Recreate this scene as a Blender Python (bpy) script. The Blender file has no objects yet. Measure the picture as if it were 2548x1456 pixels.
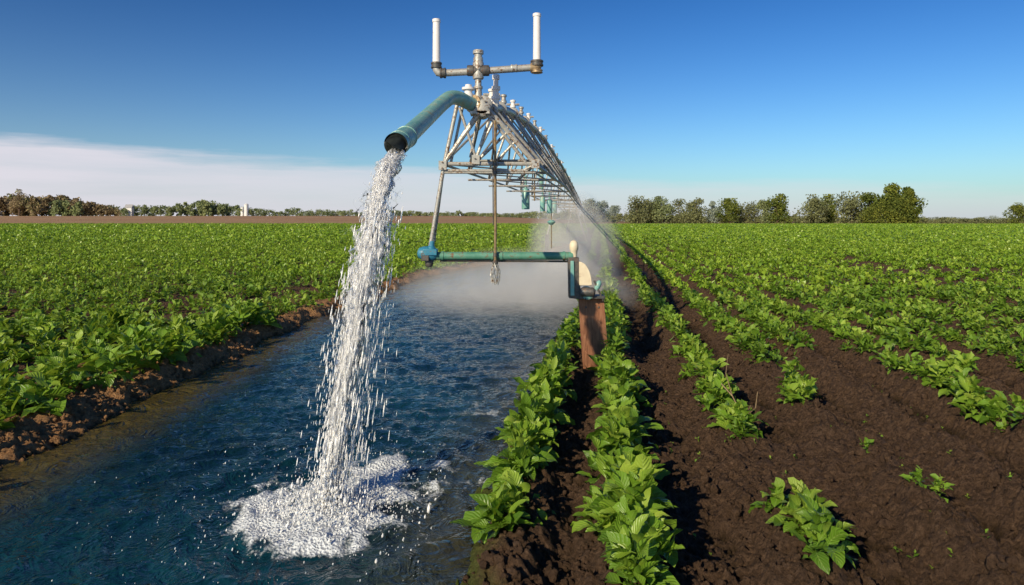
import bpy, math, random
import numpy as np
from mathutils import Vector, Matrix
rng=np.random.default_rng(7); random.seed(7)
F=1700.0; CX=1274.0; HY=548.0; CAMH=2.2; WZ=-0.15
scene=bpy.context.scene

# ------------------------------------------------------------------ noise
_p=rng.permutation(256); _p=np.concatenate([_p,_p])
_g=rng.random(256)*2-1
def vn(x,y,s=0):
    xi=np.floor(x).astype(np.int64); yi=np.floor(y).astype(np.int64)
    fx=x-xi; fy=y-yi
    fx=fx*fx*(3-2*fx); fy=fy*fy*(3-2*fy)
    def h(a,b): return _g[_p[(_p[(a+s*17)&255]+b)&255]]
    return (h(xi,yi)*(1-fx)+h(xi+1,yi)*fx)*(1-fy)+(h(xi,yi+1)*(1-fx)+h(xi+1,yi+1)*fx)*fy
def fbm(x,y,o=4,s=0,gain=.5):
    r=0;a=1;t=0
    for i in range(o):
        r=r+a*vn(x*2**i+i*13.7,y*2**i+i*7.3,s+i); t+=a; a*=gain
    return r/t
def sst(a,b,x):
    t=np.clip((x-a)/(b-a),0,1); return t*t*(3-2*t)

# ------------------------------------------------------------------ mesh helpers
def link(ob,parent=None):
    scene.collection.objects.link(ob)
    if parent: ob.parent=parent
    return ob
def np_mesh(name,verts,quads,mats,smooth=True,uv=None,attrs=None,mi=None,parent=None):
    me=bpy.data.meshes.new(name)
    verts=np.ascontiguousarray(verts,dtype=np.float32); quads=np.ascontiguousarray(quads,dtype=np.int32)
    n=len(quads); k=quads.shape[1]
    me.vertices.add(len(verts)); me.vertices.foreach_set("co",verts.ravel())
    me.loops.add(n*k); me.loops.foreach_set("vertex_index",quads.ravel())
    me.polygons.add(n); me.polygons.foreach_set("loop_start",np.arange(0,n*k,k,dtype=np.int32))
    if smooth: me.polygons.foreach_set("use_smooth",np.ones(n,dtype=bool))
    if mi is not None: me.polygons.foreach_set("material_index",np.asarray(mi,dtype=np.int32))
    me.update(calc_edges=True)
    if uv is not None:
        l=me.uv_layers.new(name="UVMap"); l.data.foreach_set("uv",np.ascontiguousarray(uv[quads.ravel()],dtype=np.float32).ravel())
    if attrs:
        for an,av in attrs.items():
            a=me.attributes.new(an,'FLOAT','POINT'); a.data.foreach_set("value",np.ascontiguousarray(av,dtype=np.float32))
    for m in (mats if isinstance(mats,list) else [mats]): me.materials.append(m)
    return link(bpy.data.objects.new(name,me),parent)
def grid_quads(nr,nc):
    i=np.arange(nr-1)[:,None]*nc+np.arange(nc-1)[None,:]
    i=i.ravel(); return np.stack([i,i+1,i+nc+1,i+nc],1)

class MB:
    def __init__(s): s.v=[];s.f=[];s.m=[];s.sm=[]
    def ring(s,c,u,w,r,n):
        b=len(s.v)
        for i in range(n):
            a=2*math.pi*i/n; s.v.append(c+u*(math.cos(a)*r)+w*(math.sin(a)*r))
        return b
    def path(s,pts,radii,n=12,m=0,cap=True):
        pts=[Vector(p) for p in pts]
        if not hasattr(radii,'__len__'): radii=[radii]*len(pts)
        prev=None; u=None
        for i,p in enumerate(pts):
            if i==0: t=(pts[1]-p)
            elif i==len(pts)-1: t=p-pts[i-1]
            else: t=(pts[i+1]-p).normalized()+(p-pts[i-1]).normalized()
            t.normalize() if t.length>1e-9 else None
            if t.length<1e-6: t=Vector((0,0,1))
            if u is None:
                u=t.cross(Vector((0,0,1)))
                if u.length<.05: u=t.cross(Vector((1,0,0)))
            u=(u-t*u.dot(t)).normalized(); w=t.cross(u)
            b=s.ring(p,u,w,radii[i],n)
            if prev is not None:
                for k in range(n):
                    s.f.append((prev+k,prev+(k+1)%n,b+(k+1)%n,b+k)); s.m.append(m); s.sm.append(True)
            elif cap: s.f.append(tuple(range(b+n-1,b-1,-1))); s.m.append(m); s.sm.append(False)
            prev=b
        if cap: s.f.append(tuple(range(prev,prev+n))); s.m.append(m); s.sm.append(False)
    def tube(s,a,b,r,n=10,m=0): s.path([a,b],r,n,m)
    def lathe(s,base,axis,prof,n=16,m=0):
        base=Vector(base); axis=Vector(axis).normalized()
        u=axis.cross(Vector((0,1,0.01)))
        if u.length<.05: u=axis.cross(Vector((1,0,0)))
        u.normalize(); w=axis.cross(u); prev=None
        for (h,r) in prof:
            b=s.ring(base+axis*h,u,w,r,n)
            if prev is None: s.f.append(tuple(range(b+n-1,b-1,-1))); s.m.append(m); s.sm.append(False)
            else:
                for k in range(n):
                    s.f.append((prev+k,prev+(k+1)%n,b+(k+1)%n,b+k)); s.m.append(m); s.sm.append(True)
            prev=b
        s.f.append(tuple(range(prev,prev+n))); s.m.append(m); s.sm.append(False)
    def hexa(s,c,m=0):
        b=len(s.v); s.v+= [Vector(p) for p in c]
        for q in [(3,2,1,0),(4,5,6,7),(0,1,5,4),(1,2,6,5),(2,3,7,6),(3,0,4,7)]:
            s.f.append(tuple(b+i for i in q)); s.m.append(m); s.sm.append(False)
    def box(s,c,d,m=0,rot=None):
        c=Vector(c); x,y,z=[q/2 for q in d]
        P=[(-x,-y,-z),(x,-y,-z),(x,y,-z),(-x,y,-z),(-x,-y,z),(x,-y,z),(x,y,z),(-x,y,z)]
        P=[Vector(p) for p in P]
        if rot: P=[rot@p for p in P]
        s.hexa([c+p for p in P],m)
    def obj(s,name,mats,parent=None,bevel=0):
        me=bpy.data.meshes.new(name); me.from_pydata([tuple(v) for v in s.v],[],s.f)
        for m in mats: me.materials.append(m)
        for i,p in enumerate(me.polygons): p.material_index=s.m[i]; p.use_smooth=s.sm[i]
        me.update()
        try: me.set_sharp_from_angle(angle=math.radians(38))
        except Exception as ex: print(ex)
        ob=link(bpy.data.objects.new(name,me),parent)
        if bevel:
            b=ob.modifiers.new("bevel",'BEVEL'); b.width=bevel; b.segments=2; b.limit_method='ANGLE'; b.angle_limit=math.radians(40)
        return ob
def empty(name):
    e=bpy.data.objects.new(name,None); scene.collection.objects.link(e); return e

# ------------------------------------------------------------------ materials
class NT:
    def __init__(s,name):
        s.mat=bpy.data.materials.new(name); s.mat.use_nodes=True; s.t=s.mat.node_tree; s.t.nodes.clear()
        s.out=s.n('ShaderNodeOutputMaterial')
    def n(s,t,**k):
        x=s.t.nodes.new(t)
        for a,b in k.items(): setattr(x,a,b)
        return x
    def l(s,a,b): s.t.links.new(a,b)
    def noise(s,scale,detail=4,rough=.5,vec=None,dist=0):
        x=s.n('ShaderNodeTexNoise'); x.inputs['Scale'].default_value=scale; x.inputs['Detail'].default_value=detail
        x.inputs['Roughness'].default_value=rough; x.inputs['Distortion'].default_value=dist
        if vec is not None: s.l(vec,x.inputs['Vector'])
        return x.outputs['Fac']
    def pos(s,scale=(1,1,1)):
        g=s.n('ShaderNodeNewGeometry'); m=s.n('ShaderNodeMapping'); m.inputs['Scale'].default_value=scale
        s.l(g.outputs['Position'],m.inputs['Vector']); return m.outputs[0]
    def ramp(s,fac,stops):
        r=s.n('ShaderNodeValToRGB'); s.l(fac,r.inputs[0]); e=r.color_ramp.elements
        while len(e)<len(stops): e.new(.5)
        for i,(p,c) in enumerate(stops):
            e[i].position=p; e[i].color=(*c,1) if hasattr(c,'__len__') else (c,c,c,1)
        return r.outputs[0]
    def mix(s,f,a,b,mode='MIX'):
        m=s.n('ShaderNodeMix',data_type='RGBA',blend_type=mode)
        for sock,v in ((0,f),(6,a),(7,b)):
            if hasattr(v,'is_linked'): s.l(v,m.inputs[sock])
            else: m.inputs[sock].default_value=(*v,1) if hasattr(v,'__len__') else v
        return m.outputs[2]
    def math(s,op,a,b=0,clamp=False):
        m=s.n('ShaderNodeMath',operation=op,use_clamp=clamp)
        for i,v in enumerate((a,b)):
            if hasattr(v,'is_linked'): s.l(v,m.inputs[i])
            else: m.inputs[i].default_value=v
        return m.outputs[0]
    def attr(s,name):
        a=s.n('ShaderNodeAttribute',attribute_name=name); return a.outputs['Fac']
    def bump(s,h,strength=.5,dist=.02,norm=None):
        b=s.n('ShaderNodeBump'); b.inputs['Strength'].default_value=strength; b.inputs['Distance'].default_value=dist
        s.l(h,b.inputs['Height'])
        if norm is not None: s.l(norm,b.inputs['Normal'])
        return b.outputs[0]
    def bsdf(s,color,rough=.5,metal=0,normal=None,spec=.5,trans=0,ior=1.45,surf=True):
        b=s.n('ShaderNodeBsdfPrincipled')
        for nm,v in (('Base Color',color),('Roughness',rough),('Metallic',metal),('Specular IOR Level',spec),('Transmission Weight',trans),('IOR',ior)):
            if hasattr(v,'is_linked'): s.l(v,b.inputs[nm])
            else: b.inputs[nm].default_value=(*v,1) if hasattr(v,'__len__') else v
        if normal is not None: s.l(normal,b.inputs['Normal'])
        if surf: s.l(b.outputs[0],s.out.inputs[0])
        return b.outputs[0]

def painted(name,col,col2,metal=0,rough=.45,scale=9,rust=(.16,.07,.03),rustamt=.62):
    t=NT(name); p=t.pos(); n=t.noise(scale,6,.65,p); n2=t.noise(scale*3,5,.6,p)
    c=t.ramp(n,[(.35,col),(.65,col2)])
    r=t.ramp(t.math('MULTIPLY',n,n2),[(rustamt*.45,0.0),(rustamt*.62,1.0)])
    c=t.mix(r,c,rust)
    t.bsdf(c,t.ramp(n2,[(.3,rough-.1),(.7,rough+.2)]),metal,t.bump(n2,.25,.004)); return t.mat
M_galv=painted('galvanised_steel',(.32,.32,.30),(.54,.53,.49),.35,.45,10,rust=(.18,.10,.05),rustamt=.57)
M_teal=painted('teal_paint',(.13,.34,.31),(.26,.47,.42),.0,.32,5,rust=(.32,.30,.18),rustamt=.62)
M_beam=painted('green_beam_paint',(.06,.21,.15),(.13,.31,.23),0,.42,6)
M_blue=painted('blue_cap_paint',(.03,.18,.30),(.06,.26,.35),0,.35,8)
M_pvc=painted('white_pipe',(.70,.67,.65),(.80,.77,.74),0,.4,9,rust=(.40,.30,.22),rustamt=.72)
M_gold=painted('brass_fitting',(.42,.30,.16),(.28,.2,.12),.3,.45,14)
M_dark=painted('dark_cast_iron',(.06,.065,.065),(.15,.14,.13),.4,.5,18)
M_hose=painted('weathered_rod',(.26,.19,.10),(.17,.12,.065),.1,.6,20)
M_cream=painted('cream_cover',(.76,.68,.50),(.66,.56,.40),0,.45,10,rustamt=.74)
def wood():
    t=NT('weathered_board'); p=t.pos((14,14,1.2)); n=t.noise(3,8,.65,p,1.2)
    n2=t.noise(2.5,4,.5,t.pos())
    c=t.ramp(n,[(.3,(.10,.036,.017)),(.5,(.25,.105,.052)),(.7,(.36,.18,.10))])
    c=t.mix(t.ramp(n2,[(.5,0.0),(.7,.75)]),c,(.10,.05,.028))
    t.bsdf(c,.75,0,t.bump(n,.6,.012)); return t.mat
M_wood=wood()
def black():
    t=NT('pipe_inside'); n=t.noise(20,4,.5,t.pos()); t.bsdf(t.ramp(n,[(.3,(.004,.006,.006)),(.7,(.02,.025,.022))]),.5); return t.mat
M_in=black()

def leafmat(name,a,b,c,veins=True):
    t=NT(name)
    tone=t.attr('tone')
    n=t.noise(.7,4,.6,t.pos())
    col=t.ramp(tone,[(0,a),(.5,b),(1,c)])
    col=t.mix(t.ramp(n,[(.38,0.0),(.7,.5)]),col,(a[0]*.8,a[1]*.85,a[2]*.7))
    nrm=None
    if veins:
        uv=t.n('ShaderNodeUVMap'); sx=t.n('ShaderNodeSeparateXYZ'); t.l(uv.outputs[0],sx.inputs[0])
        v=t.math('ABSOLUTE',t.math('SUBTRACT',sx.outputs[0],.5))
        mid=t.ramp(v,[(.0,1.0),(.045,0.0)])
        sidew=t.math('SINE',t.math('MULTIPLY',t.math('SUBTRACT',sx.outputs[1],t.math('MULTIPLY',v,.55)),48))
        side=t.ramp(sidew,[(.8,0.0),(1,1.0)])
        allv=t.math('MAXIMUM',mid,t.math('MULTIPLY',side,.5))
        col=t.mix(t.math('MULTIPLY',allv,.5),col,(.38,.50,.13))
        nrm=t.bump(sidew,.4,.006)
    p=t.bsdf(col,.36,0,nrm,.5,surf=False)
    tr=t.n('ShaderNodeBsdfTranslucent'); t.l(t.mix(.5,col,(.42,.52,.03)),tr.inputs[0])
    mx=t.n('ShaderNodeMixShader'); mx.inputs[0].default_value=.34
    t.l(p,mx.inputs[1]); t.l(tr.outputs[0],mx.inputs[2]); t.l(mx.outputs[0],t.out.inputs[0]); return t.mat
M_leaf=leafmat('crop_leaf',(.055,.14,.012),(.20,.37,.03),(.46,.60,.08))
M_leafF=leafmat('crop_leaf_distant',(.10,.21,.018),(.25,.42,.035),(.46,.59,.075),False)

def soilmat():
    t=NT('field_soil'); p=t.pos()
    n1=t.noise(1.1,5,.6,p); n2=t.noise(18,8,.8,p); n3=t.noise(60,6,.75,p)
    c=t.ramp(n2,[(.30,(.030,.018,.012)),(.5,(.115,.068,.041)),(.70,(.27,.17,.11))])
    c=t.mix(t.ramp(n1,[(.4,0.0),(.65,.45)]),c,t.ramp(n3,[(.3,(.055,.032,.020)),(.7,(.22,.135,.085))]))
    bank=t.ramp(n2,[(.25,(.20,.09,.035)),(.5,(.48,.265,.125)),(.75,(.62,.39,.21))])  # orange-brown mud, brightened: warm sunlight on the left bank put into its colour
    c=t.mix(t.attr('bank'),c,bank)
    wet=t.attr('wet'); c=t.mix(wet,c,(.045,.028,.012))
    g=t.ramp(t.noise(3,6,.7,p),[(.3,(.04,.09,.009)),(.7,(.12,.23,.02))])
    c=t.mix(t.attr('green'),c,g)
    far=t.ramp(t.noise(.02,5,.6,t.pos((.3,1.5,1))),[(.3,(.30,.17,.10)),(.55,(.38,.24,.14)),(.75,(.28,.24,.10))])
    c=t.mix(t.attr('far'),c,far)
    vor=t.n('ShaderNodeTexVoronoi'); vor.inputs['Scale'].default_value=22; t.l(p,vor.inputs['Vector'])
    h=t.math('ADD',t.math('MULTIPLY',n2,1.2),t.math('MULTIPLY',n3,.5)); h=t.math('SUBTRACT',h,t.math('MULTIPLY',vor.outputs[0],.6))
    t.bsdf(c,t.math('SUBTRACT',.9,t.math('MULTIPLY',wet,.4)),0,t.bump(h,1.0,.08),.25); return t.mat
M_soil=soilmat()

def watermat():
    t=NT('canal_water'); 
    w=t.pos((.8,.8,1)); n1=t.noise(4.5,3,.55,w,1.4); n2=t.noise(17,4,.6,w,1.0)
    r1=t.math('ABSOLUTE',t.math('SUBTRACT',n1,.5))
    h=t.math('SUBTRACT',t.math('MULTIPLY',n2,.30),t.math('MULTIPLY',r1,1.7))
    nb=t.bump(h,.95,.06)
    edge=t.attr('shallow')
    big=t.noise(.35,3,.6,t.pos())
    col=t.mix(t.ramp(big,[(.4,0.0),(.62,1.0)]),(.004,.036,.052),(.003,.016,.024))
    col=t.mix(edge,col,(.085,.062,.012))
    wtr=t.bsdf(col,.05,0,nb,.5,surf=False,ior=1.33)
    p=t.pos(); fn=t.noise(24,6,.75,p); vor=t.n('ShaderNodeTexVoronoi'); vor.inputs['Scale'].default_value=45; t.l(p,vor.inputs['Vector'])
    fb=t.bump(t.math('ADD',fn,vor.outputs[0]),.8,.03)
    foam=t.bsdf((.74,.79,.84),.5,0,fb,.3,surf=False)
    f=t.attr('foam')
    f=t.math('MULTIPLY',t.math('SUBTRACT',t.math('ADD',f,t.math('MULTIPLY',fn,1.7)),1.17),1.8,True)
    f=t.math('MULTIPLY',f,t.math('MULTIPLY',t.attr('foam'),6,True))
    mx=t.n('ShaderNodeMixShader'); t.l(f,mx.inputs[0]); t.l(wtr,mx.inputs[1]); t.l(foam,mx.inputs[2]); t.l(mx.outputs[0],t.out.inputs[0]); return t.mat
M_water=watermat()
def streammat():
    t=NT('falling_water'); uv=t.n('ShaderNodeUVMap'); m=t.n('ShaderNodeMapping'); m.inputs['Scale'].default_value=(1,1,1); t.l(uv.outputs[0],m.inputs[0])
    n=t.noise(1.0,5,.65,m.outputs[0],.5); n2=t.noise(3.3,4,.6,m.outputs[0],.2)
    nb=t.bump(n2,.6,.02)
    a=t.bsdf((.90,.91,.92),.22,0,nb,.6,surf=False)
    trl=t.n('ShaderNodeBsdfTranslucent'); trl.inputs[0].default_value=(.9,.9,.9,1); ma=t.n('ShaderNodeMixShader'); ma.inputs[0].default_value=.35; t.l(a,ma.inputs[1]); t.l(trl.outputs[0],ma.inputs[2])
    g=t.n('ShaderNodeBsdfGlass'); g.inputs['IOR'].default_value=1.2; g.inputs['Roughness'].default_value=.05; t.l(nb,g.inputs['Normal'])
    mx=t.n('ShaderNodeMixShader'); t.l(t.ramp(n2,[(.40,0.0),(.60,.7)]),mx.inputs[0]); t.l(ma.outputs[0],mx.inputs[1]); t.l(g.outputs[0],mx.inputs[2])
    tp=t.n('ShaderNodeBsdfTransparent'); m2=t.n('ShaderNodeMixShader')
    dens=t.attr('dens')
    al=t.math('MULTIPLY',t.math('SUBTRACT',t.math('ADD',n,dens),.5),6,True)
    t.l(al,m2.inputs[0]); t.l(tp.outputs[0],m2.inputs[1]); t.l(mx.outputs[0],m2.inputs[2])
    t.l(m2.outputs[0],t.out.inputs[0]); return t.mat
M_stream=streammat()
def dropmat():
    t=NT('water_drops'); n=t.noise(30,3,.6,t.pos())
    a=t.bsdf((.90,.91,.92),.2,0,None,.6,surf=False)
    g=t.n('ShaderNodeBsdfGlass'); g.inputs['IOR'].default_value=1.3; g.inputs['Roughness'].default_value=.02
    mx=t.n('ShaderNodeMixShader'); t.l(t.ramp(n,[(.4,.1),(.6,.7)]),mx.inputs[0]); t.l(a,mx.inputs[1]); t.l(g.outputs[0],mx.inputs[2]); t.l(mx.outputs[0],t.out.inputs[0]); return t.mat
M_drop=dropmat()
def volmat(name,dens,sc):
    t=NT(name); tc=t.n('ShaderNodeTexCoord'); sub=t.n('ShaderNodeVectorMath',operation='LENGTH'); t.l(tc.outputs['Object'],sub.inputs[0])
    fall=t.ramp(sub.outputs['Value'],[(.05,1.0),(.55,.45),(.98,0.0)])
    n=t.noise(sc,3,.6,t.pos())
    d=t.math('MULTIPLY',t.math('MULTIPLY',fall,t.ramp(n,[(.3,.12),(.7,1.0)])),dens)
    v=t.n('ShaderNodeVolumePrincipled'); v.inputs['Color'].default_value=(.98,.98,.98,1); v.inputs['Anisotropy'].default_value=-.2
    t.l(d,v.inputs['Density']); t.l(v.outputs[0],t.out.inputs['Volume']); return t.mat

# ------------------------------------------------------------------ layout functions
Ly=[-5,6,16,21,28,34,45,70,3000]; Lx=[-4.65,-4.6,-4.4,-3.95,-3.4,-1.6,2.3,7.0,400]
Ry=[-5,2,4.4,6.2,8.8,11.7,16.5,26,45,70,3000]; Rx=[-1.4,-.8,-.5,-.31,.08,.45,1.45,2.7,4.9,7.9,400.9]
def Lf(y): return np.interp(y,Ly,Lx)
def Rf(y): return np.interp(y,Ry,Rx)
ROWS=[-.65,.24,1.35,2.45,3.35,4.25]+[5.2+.95*i for i in range(60)]
ROWS=np.array(ROWS); NROWS=np.concatenate([ROWS,np.arange(62.5,400,.95)])
S=.13
def inside(x,y):
    return np.minimum(x-Lf(y),Rf(y)-x)-3*np.clip((y-60)/10,0,1)
def snoise(x,y):
    return inside(x,y)+.24*fbm(x*1.5,y*1.5,3,3)+.12*fbm(x*6,y*6,4,5,.7)
def height(x,y,detail=True):
    s=snoise(x,y)
    left=x<(Lf(y)+Rf(y))/2
    h=-.75*np.where(left,sst(-.62,.62,s),sst(-.38,.42,s))
    lip=.06*np.exp(-((s+.72)/.22)**2)*sst(70,50,y)*left; h=h+lip
    w=x-S*y
    right=(x>Rf(y)-.2)
    idx=np.clip(np.searchsorted(ROWS,w),1,len(ROWS)-1); dd=np.minimum(np.abs(w-ROWS[idx-1]),np.abs(w-ROWS[idx]))
    dd=dd+.10*fbm(x*1.3,y*1.3,3,61)
    fur=(.125*np.cos(np.clip(dd/.48,0,1)*math.pi)*(.75+.8*fbm(x*.6,y*.6,2,63))-.03)*sst(70,35,y)*sst(-.25,-.5,s)
    h=h+np.where(right,fur,0)
    amp=sst(60,15,y)*sst(.3,-.2,s)
    cl=fbm(x*3.5,y*3.5,4,9,.7); cl2=1-np.abs(fbm(x*9+3,y*9,3,15,.65))*2.4; cl3=np.clip(vn(x*22,y*22,18)+.1,0,1)
    h=h+amp*(.085*cl+.045*cl2+.030*cl3-.045)*np.where(right,1.25,.9)
    h=h+.06*fbm(x*.35,y*.35,2,21)*sst(-.2,-1.2,s)
    h=h+6.0*sst(390,620,y)*sst(140,-60,x)
    return h

# ------------------------------------------------------------------ ground
yy=np.concatenate([np.geomspace(2.2,83,950)-3,np.geomspace(84,3003,190)-3])
uu=np.linspace(-1.35,1.35,1200)
Y,U=np.meshgrid(yy,uu,indexing='ij'); X=U*(Y+3.2); 
far_w=sst(100,600,Y); X=X*(1+far_w*.6)
Z=height(X,Y)
s=snoise(X,Y)
isleft=X<(Lf(Y)+Rf(Y))/2
bank=np.where(isleft,1.*sst(-.95,-.55,s),.12*sst(-.62,-.3,s))*sst(75,55,Y)+.40*np.where(isleft,1,0)*sst(40,20,Y)*sst(-3.5,-.8,s)
wet=sst(WZ+.045,WZ-.03,Z)
wave=8*fbm(X*.02,X*0,3,31)
crop=sst(330,322,Y+wave)
green=np.where(isleft,.85,.75)*sst(45,150,Y)*crop*sst(-.5,-1.2,s)
green=np.maximum(green,np.where(isleft,0,.6)*np.exp(-((s+.15)/.2)**2)*sst(0.1,.4,fbm(X*3,Y*3,3,41)+.4))
farm=(1-crop)
np_mesh('ground',np.stack([X,Y,Z],-1).reshape(-1,3),grid_quads(*X.shape),M_soil,attrs=dict(bank=np.clip(bank,0,1).ravel(),wet=wet.ravel(),green=green.ravel(),far=farm.ravel()))
# loose soil clods
N=15000; y=3.6+12*rng.random(N)**1.5; x=np.where(rng.random(N)<.28,Lf(y)+rng.uniform(-1.5,.15,N),Rf(y)+.2+rng.random(N)*(.95*y+1.5-Rf(y)))
m=(snoise(x,y)<-.12); x,y=x[m],y[m]; N=len(x)
r=rng.gamma(1.6,.0075,N)+.004; r=np.minimum(r,.055); z=height(x,y)+r*.25
th=np.array([.25,1.05,1.9,2.9]); ph=np.arange(6)*2*math.pi/6
tpl=np.stack([np.sin(th)[:,None]*np.cos(ph),np.sin(th)[:,None]*np.sin(ph),np.cos(th)[:,None]+0*ph],-1).reshape(-1,3)
v=tpl[None]*(r[:,None]*rng.uniform(.65,1.3,(N,24)))[:,:,None]*rng.uniform(.7,1.25,(N,1,3))+np.stack([x,y,z],1)[:,None,:]
b_=np.arange(3)[:,None]*6; k_=np.arange(6)[None,:]; k2_=(k_+1)%6
q=np.stack([b_+k_,b_+k2_,b_+6+k2_,b_+6+k_],-1).reshape(-1,4)
isl=np.repeat((x<-2.5)*.9,24); zz=v[:,:,2].ravel()
np_mesh('soil_clods',v.reshape(-1,3),(q[None]+(np.arange(N)*24)[:,None,None]).reshape(-1,4),M_soil,smooth=False,attrs=dict(bank=isl,wet=sst(WZ+.05,WZ-.02,zz),green=zz*0,far=zz*0))

# ------------------------------------------------------------------ water
IX,IY=-1.49,5.42
yy=np.geomspace(2.2,75,860)-3+0
yy=yy[yy<68]
tt=np.linspace(0,1,520)
Y,T=np.meshgrid(yy,tt,indexing='ij'); l=Lf(Y)-.85; r=Rf(Y)+.75; X=l+(r-l)*T
rr=np.hypot(X-IX,Y-IY)
fade=sst(50,12,Y)
wx=X+.35*fbm(X*1.1,Y*1.1,2,46); wy=Y+.35*fbm(X*1.1+9,Y*1.1,2,48)
rdg=lambda a,b,sd:(1-2.4*np.abs(fbm(a,b,2,sd)))
Zw=WZ+fade*(.022*fbm(X*2.0,Y*1.3,2,50)+.015*rdg(wx*2.6-wy*1.2,wy*2.4+wx,57)+.007*rdg(wx*6+wy*3,wy*5.5-wx*2,59)-.006)
wv=rr+.30*fbm(X*1.2,Y*1.2,3,60)
Zw+=.018*np.sin(wv*13)*np.exp(-rr*.42)*sst(.1,.6,rr)+.008*np.sin(wv*31)*np.exp(-rr*.35)
dirx,diry=.42,.907
al=(X-IX)*dirx+(Y-IY)*diry; pe=-(X-IX)*diry+(Y-IY)*dirx
re=np.sqrt((np.where(al>0,al/2.1,al/.80))**2+(pe/1.12)**2)
re=re+.50*fbm(X*1.6,Y*1.6,3,66)
fn=.5+.5*fbm(X*4.5,Y*4.5,5,70,.6)*1.5
rg=.5+.5*(1-2.6*np.abs(fbm(X*2.4+5,Y*2.4,4,77,.55)))
cov=sst(1.3,.05,re)
foam=np.clip(sst(.44,.92,.45*fn+.62*rg+.72*cov-.46)*sst(1.2,.9,re),0,1)
trail=sst(1.8,0,np.abs((X-IX)-.30*(Y-IY)-.5))*sst(5.5,7,Y)*sst(19,8,Y)
foam=np.maximum(foam,.60*sst(.83,.97,rg*.6+fn*.5)*trail)
lump=np.exp(-(rr/.28)**2)
Zw+=foam*(.010+.05*cov*np.clip(fbm(X*8,Y*8,4,81,.65)+.4,0,2))+lump*.07*np.clip(fbm(X*9,Y*9,3,85)+.6,0,2)
b2=np.exp(-((X-IX-.25)**2+(Y-IY-.45)**2)/.022)
Zw+=.07*b2*(1+.9*fbm(X*14,Y*14,3,88)); foam=np.maximum(foam,b2*(1+.5*fbm(X*9,Y*9,2,89)))
sw=inside(X,Y); shallow=np.where(X<(l+r)/2,1,.5)*sst(.9,.0,sw)*.85
np_mesh('canal_water',np.stack([X,Y,Zw],-1).reshape(-1,3),grid_quads(*X.shape),M_water,attrs=dict(foam=foam.ravel(),shallow=shallow.ravel()))

# ------------------------------------------------------------------ leaves
def make_leaves(base,az,el,L,W,droop,tone,nt,nv,petiole=.22,fold=.28,wave=.16):
    N=len(az); t=np.linspace(0,1,nt)
    v=np.linspace(-1,1,nv)
    k=8*nt; tf=np.linspace(0,1,k); a=el[:,None]-droop[:,None]*tf[None,:]**1.3
    r=np.concatenate([np.zeros((N,1)),np.cumsum(np.cos(a)[:,:-1],1)],1)/k; z=np.concatenate([np.zeros((N,1)),np.cumsum(np.sin(a)[:,:-1],1)],1)/k
    ix=np.clip((t*(k-1)).round().astype(int),0,k-1)
    r=r[:,ix]*L[:,None]; z=z[:,ix]*L[:,None]; aa=a[:,ix]
    tb=np.clip((t-petiole)/(1-petiole),0,1)
    prof=np.where(t<petiole,.07,np.maximum(np.sin(math.pi*tb**.72)**.85,.04)*1.0)
    prof[-1]=.03
    hw=prof[None,:]*W[:,None]
    ph=rng.random(N)*6.28
    vv=v[None,None,:]
    roll=rng.normal(0,.45,N)[:,None,None]
    off=hw[:,:,None]*vv*(1+.10*np.sin(t[None,:,None]*21+ph[:,None,None]*3)*np.abs(vv))
    up=np.abs(off)*fold+W[:,None,None]*wave*np.sin(t[None,:,None]*15+ph[:,None,None]+vv*2)*np.abs(vv)*(prof[None,:,None])
    dx=np.cos(az)[:,None,None]; dy=np.sin(az)[:,None,None]
    nr=-np.sin(aa)[:,:,None]; nz=np.cos(aa)[:,:,None]
    side=off*np.cos(roll); upn=up+off*np.sin(roll)
    bend=(rng.normal(0,.25,N)*L)[:,None,None]*(t[None,:,None]**2)
    side=side+bend
    R=r[:,:,None]+nr*upn; Zz=z[:,:,None]+nz*upn
    Xo=base[:,0][:,None,None]+dx*R-dy*side; Yo=base[:,1][:,None,None]+dy*R+dx*side; Zo=base[:,2][:,None,None]+Zz
    V=np.stack([Xo,Yo,Zo],-1).reshape(-1,3)
    q=grid_quads(nt,nv); Q=(q[None]+(np.arange(N)*nt*nv)[:,None,None]).reshape(-1,4)
    uv=np.stack(np.broadcast_arrays((vv+1)/2+0*t[None,:,None]+0*ph[:,None,None],t[None,:,None]+0*vv+0*ph[:,None,None]),-1).reshape(-1,2)
    return V,Q,uv,np.repeat(tone,nt*nv)
def plants(px,py,size,nleaf,nt,nv,Lm=.17,hs=.20,spread=.09,wf=1.0,along=1.0):
    n=len(px); pz=height(px,py)
    P=np.repeat(np.arange(n),nleaf); N=len(P)
    sz=size[P]
    hh=rng.random(N)**.9
    az=rng.random(N)*2*math.pi
    jr=np.sqrt(rng.random(N))*spread*sz*(1.15-.5*hh)
    ja=rng.random(N)*6.28
    hp=rng.uniform(.55,1.4,n)
    b=np.stack([px[P]+np.cos(ja)*jr,py[P]+np.sin(ja)*jr*along,pz[P]-.01+hh*hs*sz*hp[P]],1)
    el=np.radians(10+60*hh+rng.normal(0,22,N)); L=Lm*sz*(1.1-.35*hh)*rng.uniform(.45,1.4,N)
    W=L*rng.uniform(.18,.31,N)*wf; droop=rng.uniform(.1,1.7,N)
    rp=rng.random(n); tone=np.clip(.35*rp[P]+.35*hh+.45*rng.random(N)**1.3-.03,0,1)  # leaf tone: partly random, lighter towards the top of the plant
    return make_leaves(b,az,el,L,W,droop,tone,nt,nv)
def merge(name,parts,mat):
    V=[];Q=[];UV=[];R=[];o=0
    for v,q,u,r in parts:
        V.append(v);Q.append(q+o);UV.append(u);R.append(r);o+=len(v)
    return np_mesh(name,np.concatenate(V),np.concatenate(Q),mat,uv=np.concatenate(UV),attrs=dict(tone=np.concatenate(R)))

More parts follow.
